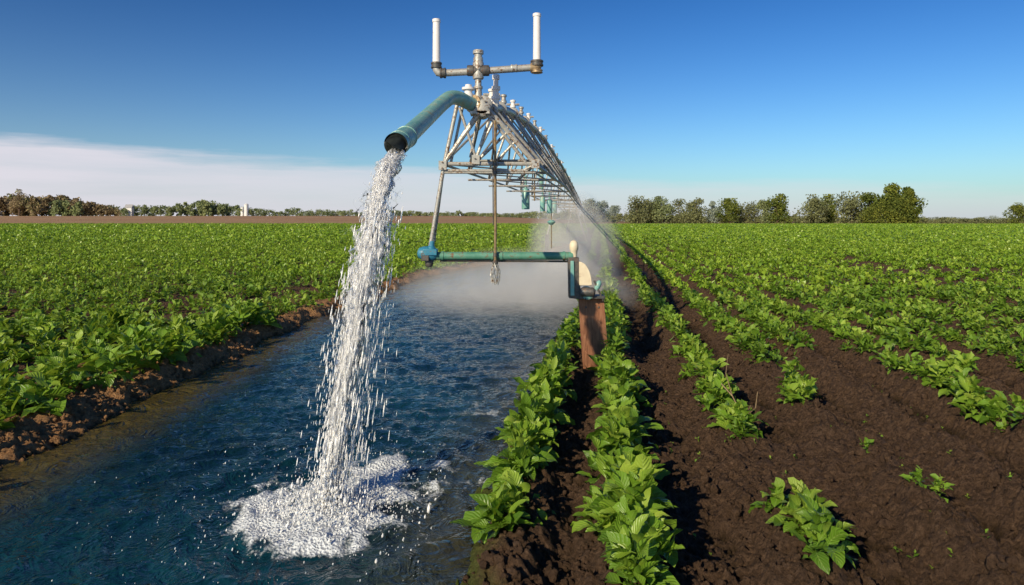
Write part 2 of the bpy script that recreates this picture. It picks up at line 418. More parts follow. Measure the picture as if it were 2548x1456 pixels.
def keep_row(k,y):
    if k in(0,): return (y>4.7)
    if k==1: return y>3.85
    if k==2: return ((y>4.2)&(y<5.15))|(y>6.7)
    if k==3: return ((y>5.2)&(y<5.45))|((y>6.5)&(y<6.7))|((y>7.9)&(y<8.9))|(y>10.2)
    if k==4: return (y>11.2)
    if k==5: return ((y>6.8)&(y<10))|(y>10.5)
    if k==6: return (y>9.8)
    return y>(10.2+.7*math.sin(k*1.7))
def row_points(y0,y1,step,jit,maxratio=.95,rows=ROWS,yjit=.4):
    xs=[];ys=[];ks=[]
    for k,w in enumerate(rows):
        y=np.arange(y0,y1,step); y=y+rng.uniform(-.5,.5,len(y))*step*yjit*2
        x=w+S*y+rng.normal(0,jit,len(y))+.12*vn(y*.35,y*0+k*3.1,2)
        m=(x<maxratio*(y+1.5))&(inside(x,y)<-.22)
        if y0<16: m&=keep_row(k,y)
        xs.append(x[m]);ys.append(y[m]);ks.append(np.full(m.sum(),k))
    return np.concatenate(xs),np.concatenate(ys),np.concatenate(ks)
parts=[]
x,y,k=row_points(3,10,.13,.08)
sz=rng.uniform(.7,1.4,len(x))*np.where(k<2,1.12,.85); sz=np.where((k==3)&(y<7),.5,sz); sz=np.where((k==2)&(y<5.3),1.0,sz)
parts.append(plants(x,y,sz,38,7,5,Lm=.155))
x,y,k=row_points(10,20,.15,.085); parts.append(plants(x,y,rng.uniform(.7,1.2,len(x)),28,5,3,spread=.12,Lm=.16))
n=90; y=rng.uniform(4.2,9,n); x=rng.uniform(1.0,6,n); parts.append(plants(x,y,rng.uniform(.10,.28,n),6,5,3))
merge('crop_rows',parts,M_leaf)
parts=[]
x,y,k=row_points(20,60,.20,.065)
m=fbm(x*.25,y*.25,3,91)>-.45; x,y=x[m],y[m]
parts.append(plants(x,y,rng.uniform(.8,1.2,len(x)),16,3,3,spread=.11,Lm=.185,wf=1.1))
x,y,k=row_points(60,330,.5,.05,rows=NROWS)
m=(rng.random(len(x))<np.clip(85/y,0,1)); x,y=x[m],y[m]
parts.append(plants(x,y,1.1*np.sqrt(np.clip(y/60,1,3)),11,3,2,spread=.16,Lm=.25,wf=1.3,along=2.8))
merge('distant_crop_rows',parts,M_leafF)
def left_pts(y0,y1,dens,marg=.42):
    A=(y1-y0)*(1.0*(y1+2)+y1*.14+8); n=int(A*dens)
    y=rng.uniform(y0,y1,n); x=rng.uniform(-1.0*(y1+2),y1*.14+8,n)
    m=(x>-.95*(y+2))&(x<Lf(y)-marg)&(snoise(x,y)<-marg)
    m&=(x-S*y<-.9)
    return x[m],y[m]
parts=[]
x,y=left_pts(4,14,10,.66)
g=fbm(x*1.1,y*1.1,3,95)+.6*sst(2.4,.7,Lf(y)-x)+.3*sst(9,13,y); m=g>.06
x,y=x[m],y[m]
sz=rng.uniform(.65,1.3,len(x))*(1+.3*sst(1.8,.6,Lf(y)-x)); parts.append(plants(x,y,sz,30,6,5,spread=.11,Lm=.19,hs=.22))
x,y=left_pts(14,26,10,.62); m=fbm(x*1.1,y*1.1,3,95)>-.25; x,y=x[m],y[m]; parts.append(plants(x,y,rng.uniform(.6,1.2,len(x)),20,4,3,spread=.13,Lm=.16))
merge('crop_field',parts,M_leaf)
parts=[]
x,y=left_pts(26,60,7,.6); parts.append(plants(x,y,rng.uniform(.7,1.15,len(x)),13,3,3,spread=.16,Lm=.19,wf=1.1))
for (a,b,d) in ((60,120,2.4),(120,200,1.1),(200,328,.6)):
    x,y=left_pts(a,b,d,1); parts.append(plants(x,y,1.0*np.sqrt(np.clip(y/60,1,3))*rng.uniform(.7,1.2,len(x)),11,3,2,spread=.42,Lm=.30,wf=1.2,hs=.24))
merge('distant_crop_field',parts,M_leafF)

# ------------------------------------------------------------------ dry twig
mb=MB()
def PW(px,py,d): return Vector(((px-CX)/F*d,d,CAMH+(HY-py)/F*d))
for pl in ([(1868,1010,8.0),(1850,1040,7.75),(1820,1055,7.6),(1795,1068,7.5)],[(1850,1040,7.75),(1822,985,7.9),(1806,930,8.1),(1812,880,8.3)],[(1822,985,7.9),(1795,955,8.0)],[(1850,1040,7.75),(1880,1015,7.9),(1885,975,8.0)]):
    mb.path([PW(*p) for p in pl],[.009,.007,.005,.003][:len(pl)],6)
mb.obj('dry_twig',[M_hose])

# ------------------------------------------------------------------ irrigation machine
piv=empty('irrigation_machine')
D=10.5
def P(px,py,d=D): return Vector(((px-CX)/F*d,d,CAMH+(HY-py)/F*d))
mb=MB()
def coupling(c,ax,r,L,m=0):
    c=Vector(c); ax=Vector(ax).normalized()
    mb.lathe(c-ax*L/2,ax,[(0,r*.93),(L*.06,r),(L*.28,r),(L*.30,r*.9),(L*.70,r*.9),(L*.72,r),(L*.94,r),(L,r*.93)],16,m)
Z1=P(0,176).z
lx=P(1086,0).x; rx=P(1336,0).x; cx=P(1190,0).x; c2=P(1234,0).x
mb.path([(lx,D,P(0,158).z),(lx,D,Z1+.02),(lx+.03,D,Z1-.03),(lx+.10,D,Z1-.04)],.062,14,0)
mb.path([(lx+.05,D,Z1-.04),(cx,D,Z1-.01),(rx-.04,D,Z1+.05)],.054,14,0)
coupling((lx,D,P(0,163).z),(0,0,1),.085,.09,1); coupling((lx+.10,D,Z1-.037),(1,0,0),.082,.09,1)
coupling((lx+.62,D,Z1-.012),(1,0,.04),.066,.12,0); coupling((rx-.35,D,Z1+.035),(1,0,.06),.063,.10,0)
mb.path([(rx-.10,D,Z1+.045),(rx-.03,D,Z1+.045),(rx,D,Z1+.07),(rx,D,P(0,152).z)],.075,14,2)
coupling((rx,D,P(0,158).z),(0,0,1),.10,.09,1); coupling((rx,D,P(0,178).z),(0,0,1),.09,.05,2)
coupling((cx,D,Z1),(1,0,0),.085,.34,1); coupling((cx,D,Z1),(0,0,1),.085,.26,0)
mb.obj('sprinkler_crossbar',[M_galv,M_dark,M_gold],piv)
mb=MB()
for X_,a,b in ((lx,48,158),(rx,34,154)):
    z0=P(0,b).z; z1=P(0,a).z
    mb.lathe((X_,D,z0),(0,0,1),[(0,.06),(z1-z0-.05,.055),(z1-z0-.048,.064),(z1-z0-.005,.064),(z1-z0,.056)],18)
mb.obj('sprinkler_riser',[M_pvc],piv)
mb=MB()
zt=P(0,125).z; zb=P(0,262).z
mb.lathe((cx,D,zb),(0,0,1),[(0,.08),(.12,.08),(.121,.06),(.25,.055),(.251,.068),(.29,.068),(.291,.05),(.40,.05),(.401,.066),(.46,.066),(.461,.05),(zt-zb-.2,.05),(zt-zb-.199,.075),(zt-zb-.12,.075),(zt-zb-.119,.06),(zt-zb-.06,.06),(zt-zb-.059,.082),(zt-zb-.01,.082),(zt-zb,.07)],18,0)
y2=D+.5
c2=(1234-CX)/F*y2; zt2=CAMH+(HY-186)/F*y2; zb2=zt2-.5
mb.lathe((c2,y2,zb2),(0,0,1),[(0,.055),(.1,.055),(.101,.075),(.15,.075),(.151,.05),(.25,.045),(.251,.07),(.31,.07),(.311,.04),(.42,.04),(.421,.06),(.49,.06),(.5,.05)],14,1)
mb.lathe((P(1166,0).x,D-.05,P(0,245).z),(0,0,1),[(0,.08),(.06,.08),(.061,.06),(.12,.06),(.121,.10),(.155,.10),(.16,.05),(.2,.05)],14,1)
mb.obj('riser_post',[M_galv,M_pvc],piv)
ctrl=[P(1200,268,10.6),P(1165,256,10.35),P(1143,245,10.15),P(1120,244,9.9),P(1098,260,9.5),P(1015,338,7.55),P(985,360,7.0)]
def catmull(c,n=6):
    c=[c[0]*2-c[1]]+c+[c[-1]*2-c[-2]]; o=[]
    for i in range(1,len(c)-2):
        for j in range(n):
            t=j/n; o.append(.5*(2*c[i]+(c[i+1]-c[i-1])*t+(2*c[i-1]-5*c[i]+4*c[i+1]-c[i+2])*t*t+(-c[i-1]+3*c[i]-3*c[i+1]+c[i+2])*t**3))
    o.append(c[-2]); return o
cp=catmull(ctrl[:5],6)+[ctrl[5],ctrl[6]]
mb=MB()
out=ctrl[6]; dirv=(ctrl[6]-ctrl[5]).normalized()
p5=out-dirv*.55
pts=cp[:-2]+[ctrl[4].lerp(p5,.5),p5,out-dirv*.50,out-dirv*.12,out]
rad=[.105]*(len(cp)-2)+[.105,.107,.118,.122,.124]
mb.path(pts,rad,24,0,cap=False)
mb.path([out,out+dirv*.0005,out-dirv*.02,out-dirv*.5,out-dirv*1.3],[.124,.108,.105,.102,.02],24,1,cap=False)
for tt_ in (.50,.16):
    c=out-dirv*tt_; mb.lathe(c,dirv,[(0,.118),(.006,.126),(.03,.126),(.036,.118)],24,0)
mb.lathe(P(1186,262,10.5),(P(1143,247,10.15)-P(1186,262,10.5)),[(0,.12),(.05,.125),(.06,.14),(.10,.14),(.105,.115)],20,2)
mb.obj('discharge_pipe',[M_teal,M_in,M_gold],piv)
mb=MB()
mb.lathe(P(1200,272)-Vector((0,.15,0)),(0,1,0),[(0,.10),(.02,.13),(.08,.13),(.1,.11),(.5,.11)],18,0)
mb.box(P(1195,283),(.30,.3,.04),0); mb.box(P(1215,262)+Vector((0,.25,0)),(.28,.2,.10),0)
for i in range(6):
    a=i*math.pi/3; mb.lathe(P(1200,272)+Vector((math.cos(a)*.105,-.17,math.sin(a)*.105)),(0,1,0),[(0,.014),(.03,.014)],6,1)
mb.obj('hub',[M_galv,M_dark],piv)
sta=[10.5,12.4,14.6,17.2,20.5,24.5,30,37,46,57,72,90,112,140]
def pipe_at(d):
    x=-.44+.112*(d-10.5); z=np.interp(d,[10.5,14,18,24,43,113,150],[3.98,4.42,4.76,5.1,5.5,5.9,5.95]); return Vector((x,d,float(z)))
def bl(d): a=pipe_at(d); return Vector((a.x-.62+.2*min(1,(d-10.5)/8),d,3.06))
def br(d): a=pipe_at(d); return Vector((a.x+.79+.25*min(1,(d-10.5)/8),d,3.06))
mb=MB()
fine=[]
for a,b in zip(sta[:-1],sta[1:]): fine+= [a,(a+b)/2]
fine.append(sta[-1])
mb.path([pipe_at(d) for d in fine],.085,12,0)
for i,d in enumerate(sta):
    a,l_,r_=pipe_at(d),bl(d),br(d); rr_=.026 if d<60 else .035
    mb.tube(l_,r_,rr_,8); mb.tube(a,l_,rr_,8); mb.tube(a,r_,rr_*1.15,8)
    if d<60: mb.tube(l_-Vector((0,0,.13)),r_-Vector((0,0,.13)),.018,8)
    mb.lathe(a-Vector((0,.04,0)),(0,1,0),[(0,.12),(.01,.135),(.07,.135),(.08,.12)],12)
    if i<len(sta)-1:
        e=sta[i+1]; a2,l2,r2=pipe_at(e),bl(e),br(e)
        mb.tube(l_,l2,.022,6); mb.tube(r_,r2,.028,6)
        mb.tube(a,l2,.022,6); mb.tube(a,r2,.026,6); mb.tube(l_,a2,.02,6); mb.tube(r_,a2,.024,6)
        if d<40:
            mb.tube(l_,r2,.014,6)
            mb.tube(r_+Vector((.0,0,-.13)),r2+Vector((0,0,-.13)),.016,6); mb.tube(a+Vector((.07,0,.0)),r2+Vector((.05,0,.05)),.016,6)
mb.obj('span_truss',[M_galv],piv)
mb=MB()
for i,d in enumerate([11.4,13,14.6,16.4,18.4,20.5,23,26,30,35,41,48,57,68]):
    a=pipe_at(d)
    mb.lathe(a,(0,0,1),[(0,.04),(.13,.04),(.131,.06),(.18,.06),(.181,.045),(.25,.04),(.251,.06),(.29,.06),(.30,.035)],10,0 if i%2 else 1)
    if i%2==0: mb.tube(a+Vector((-.14,0,.20)),a+Vector((.14,0,.20)),.025,8,0)
mb.obj('outlet_fitting',[M_galv,M_pvc],piv)
mb=MB()
mb.path([P(1137,262),P(1104,415),P(1070,618)],.032,10); mb.path([P(1152,262,10.62),P(1122,405,10.62),P(1104,420,10.6),P(1080,600,10.6)],.022,8)
mb.tube(P(1204,268),P(1106,404),.034,8); mb.tube(P(1143,268),P(1184,392),.022,8); mb.tube(P(1190,290,10.8),P(1170,392,10.8),.02,8)
mb.tube(P(1222,285),P(1185,396),.026,8); mb.tube(P(1204,258),P(1334,408),.036,8); mb.tube(P(1216,256,10.6),P(1352,410,10.8),.024,8); mb.tube(P(1196,262),P(1308,404),.026,8)
mb.tube(P(1262,330),P(1190,398),.024,8); mb.tube(P(1283,352),P(1232,404),.02,8)
mb.tube(P(1100,407),P(1334,407),.026,8); mb.tube(P(1100,425),P(1310,425),.026,8); mb.tube(P(1180,400,10.9),P(1330,400,10.9),.02,8)
mb.tube(P(1334,408),P(1290,446,10.7),.022,8); mb.tube(P(1334,408),P(1300,425),.02,8)
for p in ((1102,412),(1332,408),(1184,398)): mb.box(P(*p)-Vector((0,.03,0)),(.12,.05,.14),0)
for p in ((1102,405),(1102,420),(1332,404),(1183,396)): mb.lathe(P(*p)-Vector((0,.07,0)),(0,1,0),[(0,.014),(.04,.014)],6,1)
mb.obj('tower_frame',[M_galv,M_dark],piv)
mb=MB()
bz=P(0,637).z
mb.path([(P(1085,0).x,D,bz),(P(1425,0).x,D,bz)],.062,18,0)
for px in (1098,1222,1245,1400): mb.lathe((P(px,0).x,D,bz),(1,0,0),[(0,.062),(.005,.072),(.035,.072),(.04,.062)],18,0)
mb.tube((P(1095,0).x,D+.02,bz-.075),(P(1415,0).x,D+.02,bz-.085),.016,8,1)
mb.obj('base_beam',[M_beam,M_dark],piv,)
mb=MB()
e=P(1068,632)
mb.lathe(e+Vector((-.18,0,.02)),(1,0,-.1),[(0,.03),(.02,.075),(.08,.105),(.16,.115),(.26,.10),(.31,.07)],16,0)
mb.lathe(e+Vector((.0,0,-.20)),(0,0,1),[(0,.045),(.03,.06),(.09,.065),(.12,.05),(.2,.06)],14,1)
mb.lathe(e+Vector((.03,0,.06)),(.1,0,1),[(0,.07),(.04,.07),(.06,.045),(.14,.04)],14,0)
mb.box(e+Vector((.02,-.02,.03)),(.22,.2,.10),0); mb.box(e+Vector((-.05,-.09,-.04)),(.12,.05,.13),1)
mb.obj('beam_end_cap',[M_blue,M_dark],piv,bevel=.01)
mb=MB()
g=P(1428,640)
mb.lathe(g+Vector((0,0,.0)),(0,0,1),[(0,.05),(.10,.055),(.12,.07),(.2,.068),(.24,.05),(.26,.02)],16,2)
mb.hexa([g+Vector(v) for v in [(-.08,-.09,-.62),(.10,-.09,-.64),(.10,.12,-.64),(-.08,.12,-.62),(-.09,-.09,0),(.07,-.09,.0),(.07,.12,0),(-.09,.12,0)]],0)
mb.hexa([g+Vector(v) for v in [(-.06,-.12,-.58),(.0,-.12,-.58),(.0,-.09,-.58),(-.06,-.09,-.58),(-.06,-.12,-.05),(-.01,-.12,-.05),(-.01,-.09,-.05),(-.06,-.09,-.05)]],1)
prof=[]; c0=g+Vector((.07,-.02,-.42)); n=10
for i in range(n+1):
    a=math.pi/2*i/n; prof.append((.19*math.sin(a) , .36*math.cos(a)))
b=len(mb.v)
for yo in (-.13,.12):
    mb.v.append(c0+Vector((0,yo,0)))
    for (xx,zz) in prof: mb.v.append(c0+Vector((xx,yo,zz)))
m_=n+2
for i in range(n):
    mb.f.append((b,b+1+i,b+2+i)); mb.m.append(2); mb.sm.append(False)
    mb.f.append((b+m_,b+m_+2+i,b+m_+1+i)); mb.m.append(2); mb.sm.append(False)
    mb.f.append((b+1+i,b+m_+1+i,b+m_+2+i,b+2+i)); mb.m.append(2); mb.sm.append(True)
mb.f.append((b,b+m_,b+m_+1,b+1)); mb.m.append(2); mb.sm.append(False)
mb.f.append((b,b+1+n,b+m_+1+n,b+m_)); mb.m.append(2); mb.sm.append(False)
mb.lathe(g+Vector((.20,-.16,-.55)),(0,1,0),[(0,.05),(.02,.09),(.1,.10),(.26,.10)],16,1)
mb.lathe(g+Vector((.33,-.08,-.50)),(.4,0,1),[(0,.03),(.05,.045),(.12,.045),(.16,.02)],12,1)
mb.lathe(g+Vector((.08,-.15,-.52)),(1,0,0),[(0,.05),(.03,.07),(.2,.07),(.23,.04)],14,0)
for i in range(9):
    a=i*.7; mb.lathe(g+Vector((.20+.085*math.cos(a),-.18,-.55+.085*math.sin(a))),(0,1,0),[(0,.013),(.03,.013)],6,0)
mb.box(P(1471,738),(.40,.26,.045),0)
mb.tube(g+Vector((.30,-.1,-.35)),g+Vector((.44,-.1,-.66)),.018,6,0)
mb.obj('drive_gearbox',[M_dark,M_teal,M_cream],piv,bevel=.006)
mb=MB()
a=P(1440,744,10.5); b_=P(1503,744,10.5); c=P(1518,915,10.5); d_=P(1452,915,10.5)
th=Vector((0,.09,0)); dn=Vector((0,0,-.12))
mb.hexa([d_+dn,c+dn,c+dn+th,d_+dn+th,a,b_,b_+th,a+th],0)
mb.lathe(P(1458,765)-Vector((0,.012,0)),(0,1,0),[(0,.014),(.014,.02)],8,1); mb.lathe(P(1490,765)-Vector((0,.012,0)),(0,1,0),[(0,.014),(.014,.02)],8,1)
mb.obj('wooden_support_board',[M_wood,M_dark],piv,bevel=.012)
mb=MB()
dh=D-.1
hp=[P(1232,300,dh),P(1232,420,dh),P(1233,560,dh),P(1232,655,dh)]
mb.path(hp,.022,10,0); mb.path([q+Vector((-.035,.02,0)) for q in hp[:3]],.010,6,1)
for py in (405,425,630): mb.lathe(P(1232,py,dh),(0,0,-1),[(0,.03),(.05,.03)],10,1)
mb.lathe(P(1232,648,dh),(0,0,-1),[(0,.028),(.02,.045),(.05,.045),(.06,.03)],12,1)
for i in range(14):
    a=i*.9; r0=.02+.012*(i%3)
    pts=[]
    for j in range(8):
        t=j/7; sw_=.045*math.sin(t*math.pi)*(1 if i%2 else .6)
        pts.append(P(1232,655,dh)+Vector((math.cos(a+t*2)*(r0+sw_),math.sin(a+t*2)*(r0+sw_),-t*.34*(.8+.2*random.random()))))
    mb.path(pts,.006,5,2)
mb.obj('drop_hose',[M_hose,M_dark,M_galv],piv)
mb=MB()
for (px,a,b,d,r) in ((1308,470,521,18,.105),(1347,420,470,21,.07),(1350,490,526,24,.09),(1367,497,531,26,.10),(1380,500,530,34,.12)):
    q0=P(px,a,d); q1=P(px,b,d); H_=(q0-q1).length
    mb.lathe(q1,(0,0,1),[(0,r*.9),(.02,r),(H_-.03,r),(H_,r*.8),(H_+.01,r*.3),(H_+.35,r*.3)],14,0)
for (px,a,b,d) in ((1372,532,618,26),(1416,500,600,48),(1330,425,500,18)):
    mb.tube(P(px,a,d),P(px,b,d),.02,6,1)
mb.lathe(P(1372,560,26),(0,0,1),[(0,.05),(.1,.16),(.13,.16),(.2,.05)],12,0)
mb.obj('pressure_drop_cylinder',[M_teal,M_hose],piv)
mb=MB()
for d in (46,90):
    a=pipe_at(d)
    for sx in (-1.3,1.5):
        mb.tube(a,Vector((a.x+sx,d,.7)),.05,8,0)
    mb.tube(Vector((a.x-1.3,d,.7)),Vector((a.x+1.5,d,.7)),.07,8,1)
    for sx in (-1.3,1.5):
        mb.lathe(Vector((a.x+sx,d,.62)),(1,0,0),[(0,.3),(.02,.62),(.22,.62),(.24,.3)],20,2)
mb.obj('span_tower',[M_galv,M_beam,M_dark],piv)

# ------------------------------------------------------------------ falling water
stream=empty('water_stream')
def pathp(t): return np.stack([-1.195-.30*t,6.97-1.55*t,2.87-1.0*t-2.04*t*t],-1)
def Rr(t): return np.interp(t,[0,.1,.3,.5,.65,.85,1],[.080,.092,.115,.125,.095,.065,.075])
V=[];Q=[];UVs=[];Dn=[];o=0
na,nt_=36,440
for li,(k,dn) in enumerate(((.40,.28),(.65,.11),(.88,.01),(1.1,-.07),(1.35,-.16))):
    t=np.linspace(0,1.0,nt_); a=np.linspace(0,2*math.pi,na+1)
    T,A=np.meshgrid(t,a,indexing='ij'); c=pathp(T)
    cxn=.055*vn(T*6,T*0+li*.3,1)*(.2+T)+.02*vn(T*17,T*0+li*.5,6)
    ca,sa=np.cos(A),np.sin(A)
    dsp=1+.65*fbm(ca*1.6+5+li*9,T*18+sa*1.6,4,li*5,.65)+.35*vn(ca*4+sa*3+20,T*60,li+30)+.35*vn(T*9+li,T*0,70)
    Rk=Rr(T)*k*dsp; Rk=np.where(T<.03,np.minimum(Rk,.095),Rk)
    vx=-.30; vy=-1.55+0*T; vz=-1.0-4.1*T; nl=np.sqrt(vy**2+vz**2); ny=-vz/nl; nz=vy/nl
    Xv=c[...,0]+cxn+ca*Rk; Yv=c[...,1]+sa*Rk*ny*.8; Zv=c[...,2]+sa*Rk*nz*.8
    V.append(np.stack([Xv,Yv,Zv],-1).reshape(-1,3)); Q.append(grid_quads(nt_,na+1)+o); o+=nt_*(na+1)
    arc=(1.0*T+2.05*T*T)
    UVs.append(np.stack([A*2.6+li*17.3,arc*(3.0)+li*3.1],-1).reshape(-1,2)); Dn.append((dn+.10*sst(.5,0,T)+0*A).ravel())
np_mesh('stream_body',np.concatenate(V),np.concatenate(Q),M_stream,uv=np.concatenate(UVs),attrs=dict(dens=np.concatenate(Dn)),parent=stream)
V=[];Q=[];o=0
def drops(c,r,el,dirv_=None):
    global o
    N=len(c); nu,nw=6,5
    th=np.linspace(.15,math.pi-.12,nw); ph=np.arange(nu)*2*math.pi/nu
    s=np.stack([np.sin(th)[:,None]*np.cos(ph),np.sin(th)[:,None]*np.sin(ph),np.cos(th)[:,None]+0*ph],-1).reshape(-1,3)
    s[:,:2]*=(1-.35*s[:,2:3])
    sc=np.stack([r,r,r*el],-1); w_=s[None]*sc[:,None,:]
    w_[:,:,1]+=w_[:,:,2]*.35; w_[:,:,0]+=w_[:,:,2]*.07
    v=(c[:,None,:]+w_).reshape(-1,3)
    b=np.arange(nw-1)[:,None]*nu; k=np.arange(nu)[None,:]; k2=(k+1)%nu
    q=np.stack([b+k,b+k2,b+nu+k2,b+nu+k],-1).reshape(-1,4)
    V.append(v);Q.append((q[None]+(np.arange(N)*nw*nu)[:,None,None]).reshape(-1,4)+o); o+=len(v)
N=9000
t=rng.random(N)**.75; c=pathp(t); wd=Rr(t)
aa=rng.random(N)*6.28; q_=np.abs(rng.normal(0,.60,N))*wd*(.8+.35*t)
c[:,0]+=np.cos(aa)*q_+.055*vn(t*6,t*0,1)*(.2+t); c[:,1]+=np.sin(aa)*q_*.8; c[:,2]+=rng.normal(0,.03,N)
drops(c,rng.gamma(2.0,.0013,N)+.001,rng.uniform(1.5,11,N)*(.4+t))
N=1500; t=rng.uniform(.35,1,N); c=pathp(t); c[:,0]+=.06+np.abs(rng.normal(0,.13,N))*(.3+t*.8); c[:,1]+=rng.normal(.08,.12,N)
drops(c,rng.gamma(2,.0011,N)+.0008,rng.uniform(3,15,N))
N=500; t=rng.uniform(.55,1,N); c=pathp(t); c[:,0]-=.05+np.abs(rng.normal(0,.07,N))*(.3+t*.9); c[:,1]+=rng.normal(0,.1,N)
drops(c,rng.gamma(2,.0010,N)+.0008,rng.uniform(3,10,N))
N=3600; a=rng.random(N)*6.28; rad=np.abs(rng.normal(0,.24,N)); z=WZ+np.abs(rng.normal(0,1,N))*.17*np.exp(-rad*2.6)+.01
drops(np.stack([IX+np.cos(a)*rad*1.2,IY+np.sin(a)*rad,z],1),rng.gamma(2,.0017,N)+.0012,rng.uniform(1,2.5,N))
N=1900; a=rng.random(N)*6.28; rad=np.abs(rng.normal(0,.9,N)); c=np.stack([IX+.2+np.cos(a)*rad,IY+.3+np.sin(a)*rad,WZ+np.abs(rng.normal(0,.08,N))+.01],1); c=c[(c[:,0]<-.6)&(c[:,0]>-4.3)]
drops(c,rng.gamma(2,.0009,len(c))+.0008,rng.uniform(1,2,len(c)))
np_mesh('water_drops',np.concatenate(V),np.concatenate(Q),M_drop,parent=stream)

# ------------------------------------------------------------------ spray mist
def mist(name,loc,sc,dens,ns_):
    bpy.ops.mesh.primitive_uv_sphere_add(segments=32,ring_count=16,radius=1,location=loc); ob=bpy.context.object
    ob.name=name; ob.scale=sc; ob.data.materials.append(volmat(name+'_volume',dens,ns_)); return ob
mist('spray_mist',(.1,20,-.1),(3.9,4.6,1.6),.85,.8)
mist('spray_mist',(2.7,31,1.1),(2.2,8,2.6),.50,.7)

# ------------------------------------------------------------------ trees
def treemat(name,a,b,c):
    t=NT(name); n=t.noise(.35,4,.6,t.pos()); col=t.ramp(t.math('ADD',t.math('MULTIPLY',n,.6),t.math('MULTIPLY',t.attr('tone'),.4)),[(.3,a),(.5,b),(.7,c)])
    p=t.bsdf(col,.7,0,None,.2,surf=False); tr=t.n('ShaderNodeBsdfTranslucent'); t.l(col,tr.inputs[0]); mx=t.n('ShaderNodeMixShader'); mx.inputs[0].default_value=.35
    t.l(p,mx.inputs[1]); t.l(tr.outputs[0],mx.inputs[2]); t.l(mx.outputs[0],t.out.inputs[0]); return t.mat
M_tree=treemat('tree_foliage',(.07,.11,.025),(.16,.20,.04),(.30,.32,.05))
M_tree2=treemat('olive_tree_foliage',(.15,.17,.08),(.22,.24,.11),(.30,.32,.14))
M_brown=treemat('autumn_foliage',(.24,.19,.11),(.35,.27,.16),(.32,.34,.14))
M_lhz=treemat('light_haze_tinted_foliage',(.20,.25,.12),(.27,.32,.15),(.36,.40,.18))  # paler leaf colour standing in for light haze over far trees
M_hz=treemat('haze_tinted_foliage',(.30,.36,.32),(.35,.41,.34),(.39,.44,.35))  # distance haze mixed into the foliage colour
M_bark=painted('bark',(.09,.06,.04),(.14,.10,.07),0,.85,3)
def crown(cx_,cy,z0,H,Wd,n,leaf,seed,bare=False):
    r_=np.random.default_rng(seed); nl=int(14+r_.integers(0,7))
    hz=r_.uniform(.12,.95,nl); ax=r_.random(nl)*6.28
    env=np.sin(np.clip(hz*.85+.12,.05,.97)*math.pi)**.55
    lr=r_.random(nl)**.5*Wd*.34*env
    LC=np.stack([cx_+np.cos(ax)*lr,cy+np.sin(ax)*lr,z0+H*hz*.92],1); LR=Wd*r_.uniform(.15,.27,nl)*(.6+.5*env)
    li=r_.integers(0,nl,n); d=r_.normal(0,1,(n,3)); d/=np.linalg.norm(d,axis=1)[:,None]
    pos=LC[li]+d*(LR[li]*r_.uniform(.35,1.1,n))[:,None]*np.array([1,1,.9])
    pos[:,2]=np.clip(pos[:,2],z0+H*.03,z0+H*1.0)
    a=r_.normal(0,1,(n,3)); a/=np.linalg.norm(a,axis=1)[:,None]; b=np.cross(a,r_.normal(0,1,(n,3))); b/=np.linalg.norm(b,axis=1)[:,None]
    s=(leaf*r_.uniform(.5,1.3,n))[:,None]
    V=np.stack([pos-a*s-b*s*.6,pos+a*s*.8-b*s*.5,pos+a*s+b*s*.6,pos-a*s*.7+b*s*.7],1).reshape(-1,3)
    return V,np.arange(n*4).reshape(-1,4),np.repeat(r_.random(n)*.5+.5*(li/nl),4),LC
def tree(name,px,top,wpx,d,mat,seed,n=3000):
    x=(px-CX)/F*d; zg=float(height(np.array([x]),np.array([float(d)]))[0]); H=CAMH+(HY-top)/F*d-zg; Wd=wpx/F*d
    e=empty(name); e.location=(x,d,zg)
    V,Q,R,LC=crown(0,0,0,H,Wd,n,max(.33,H*.027),seed)
    np_mesh('crown',V,Q,mat,smooth=False,attrs=dict(tone=R),parent=e)
    mb=MB(); mb.path([(0,0,-.3),(.1,0,H*.25),(-.1,.1,H*.5),(0,0,H*.8)],[H*.028,H*.022,H*.014,H*.004],8)
    for c in LC[:9]:
        z=min(c[2]*.55,H*.6); mb.path([(0,0,z*.8),(c[0]*.5,c[1]*.5,(z+c[2])/2),tuple(c)],[H*.010,H*.007,H*.003],5)
    mb.obj('trunk',[M_bark],e)
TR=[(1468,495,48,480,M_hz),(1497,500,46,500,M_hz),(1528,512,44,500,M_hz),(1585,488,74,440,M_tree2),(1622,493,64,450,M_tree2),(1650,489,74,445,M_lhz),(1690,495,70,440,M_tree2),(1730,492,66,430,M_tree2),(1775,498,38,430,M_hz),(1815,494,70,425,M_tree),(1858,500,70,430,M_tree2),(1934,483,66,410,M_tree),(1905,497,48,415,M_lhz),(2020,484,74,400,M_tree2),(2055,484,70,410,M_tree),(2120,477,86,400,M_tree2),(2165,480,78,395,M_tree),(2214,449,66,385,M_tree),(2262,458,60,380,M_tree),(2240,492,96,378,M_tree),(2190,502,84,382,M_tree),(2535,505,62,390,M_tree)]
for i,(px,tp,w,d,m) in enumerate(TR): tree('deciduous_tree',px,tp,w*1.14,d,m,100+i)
tree('bare_tree',48,464,50,600,M_brown,300,420)
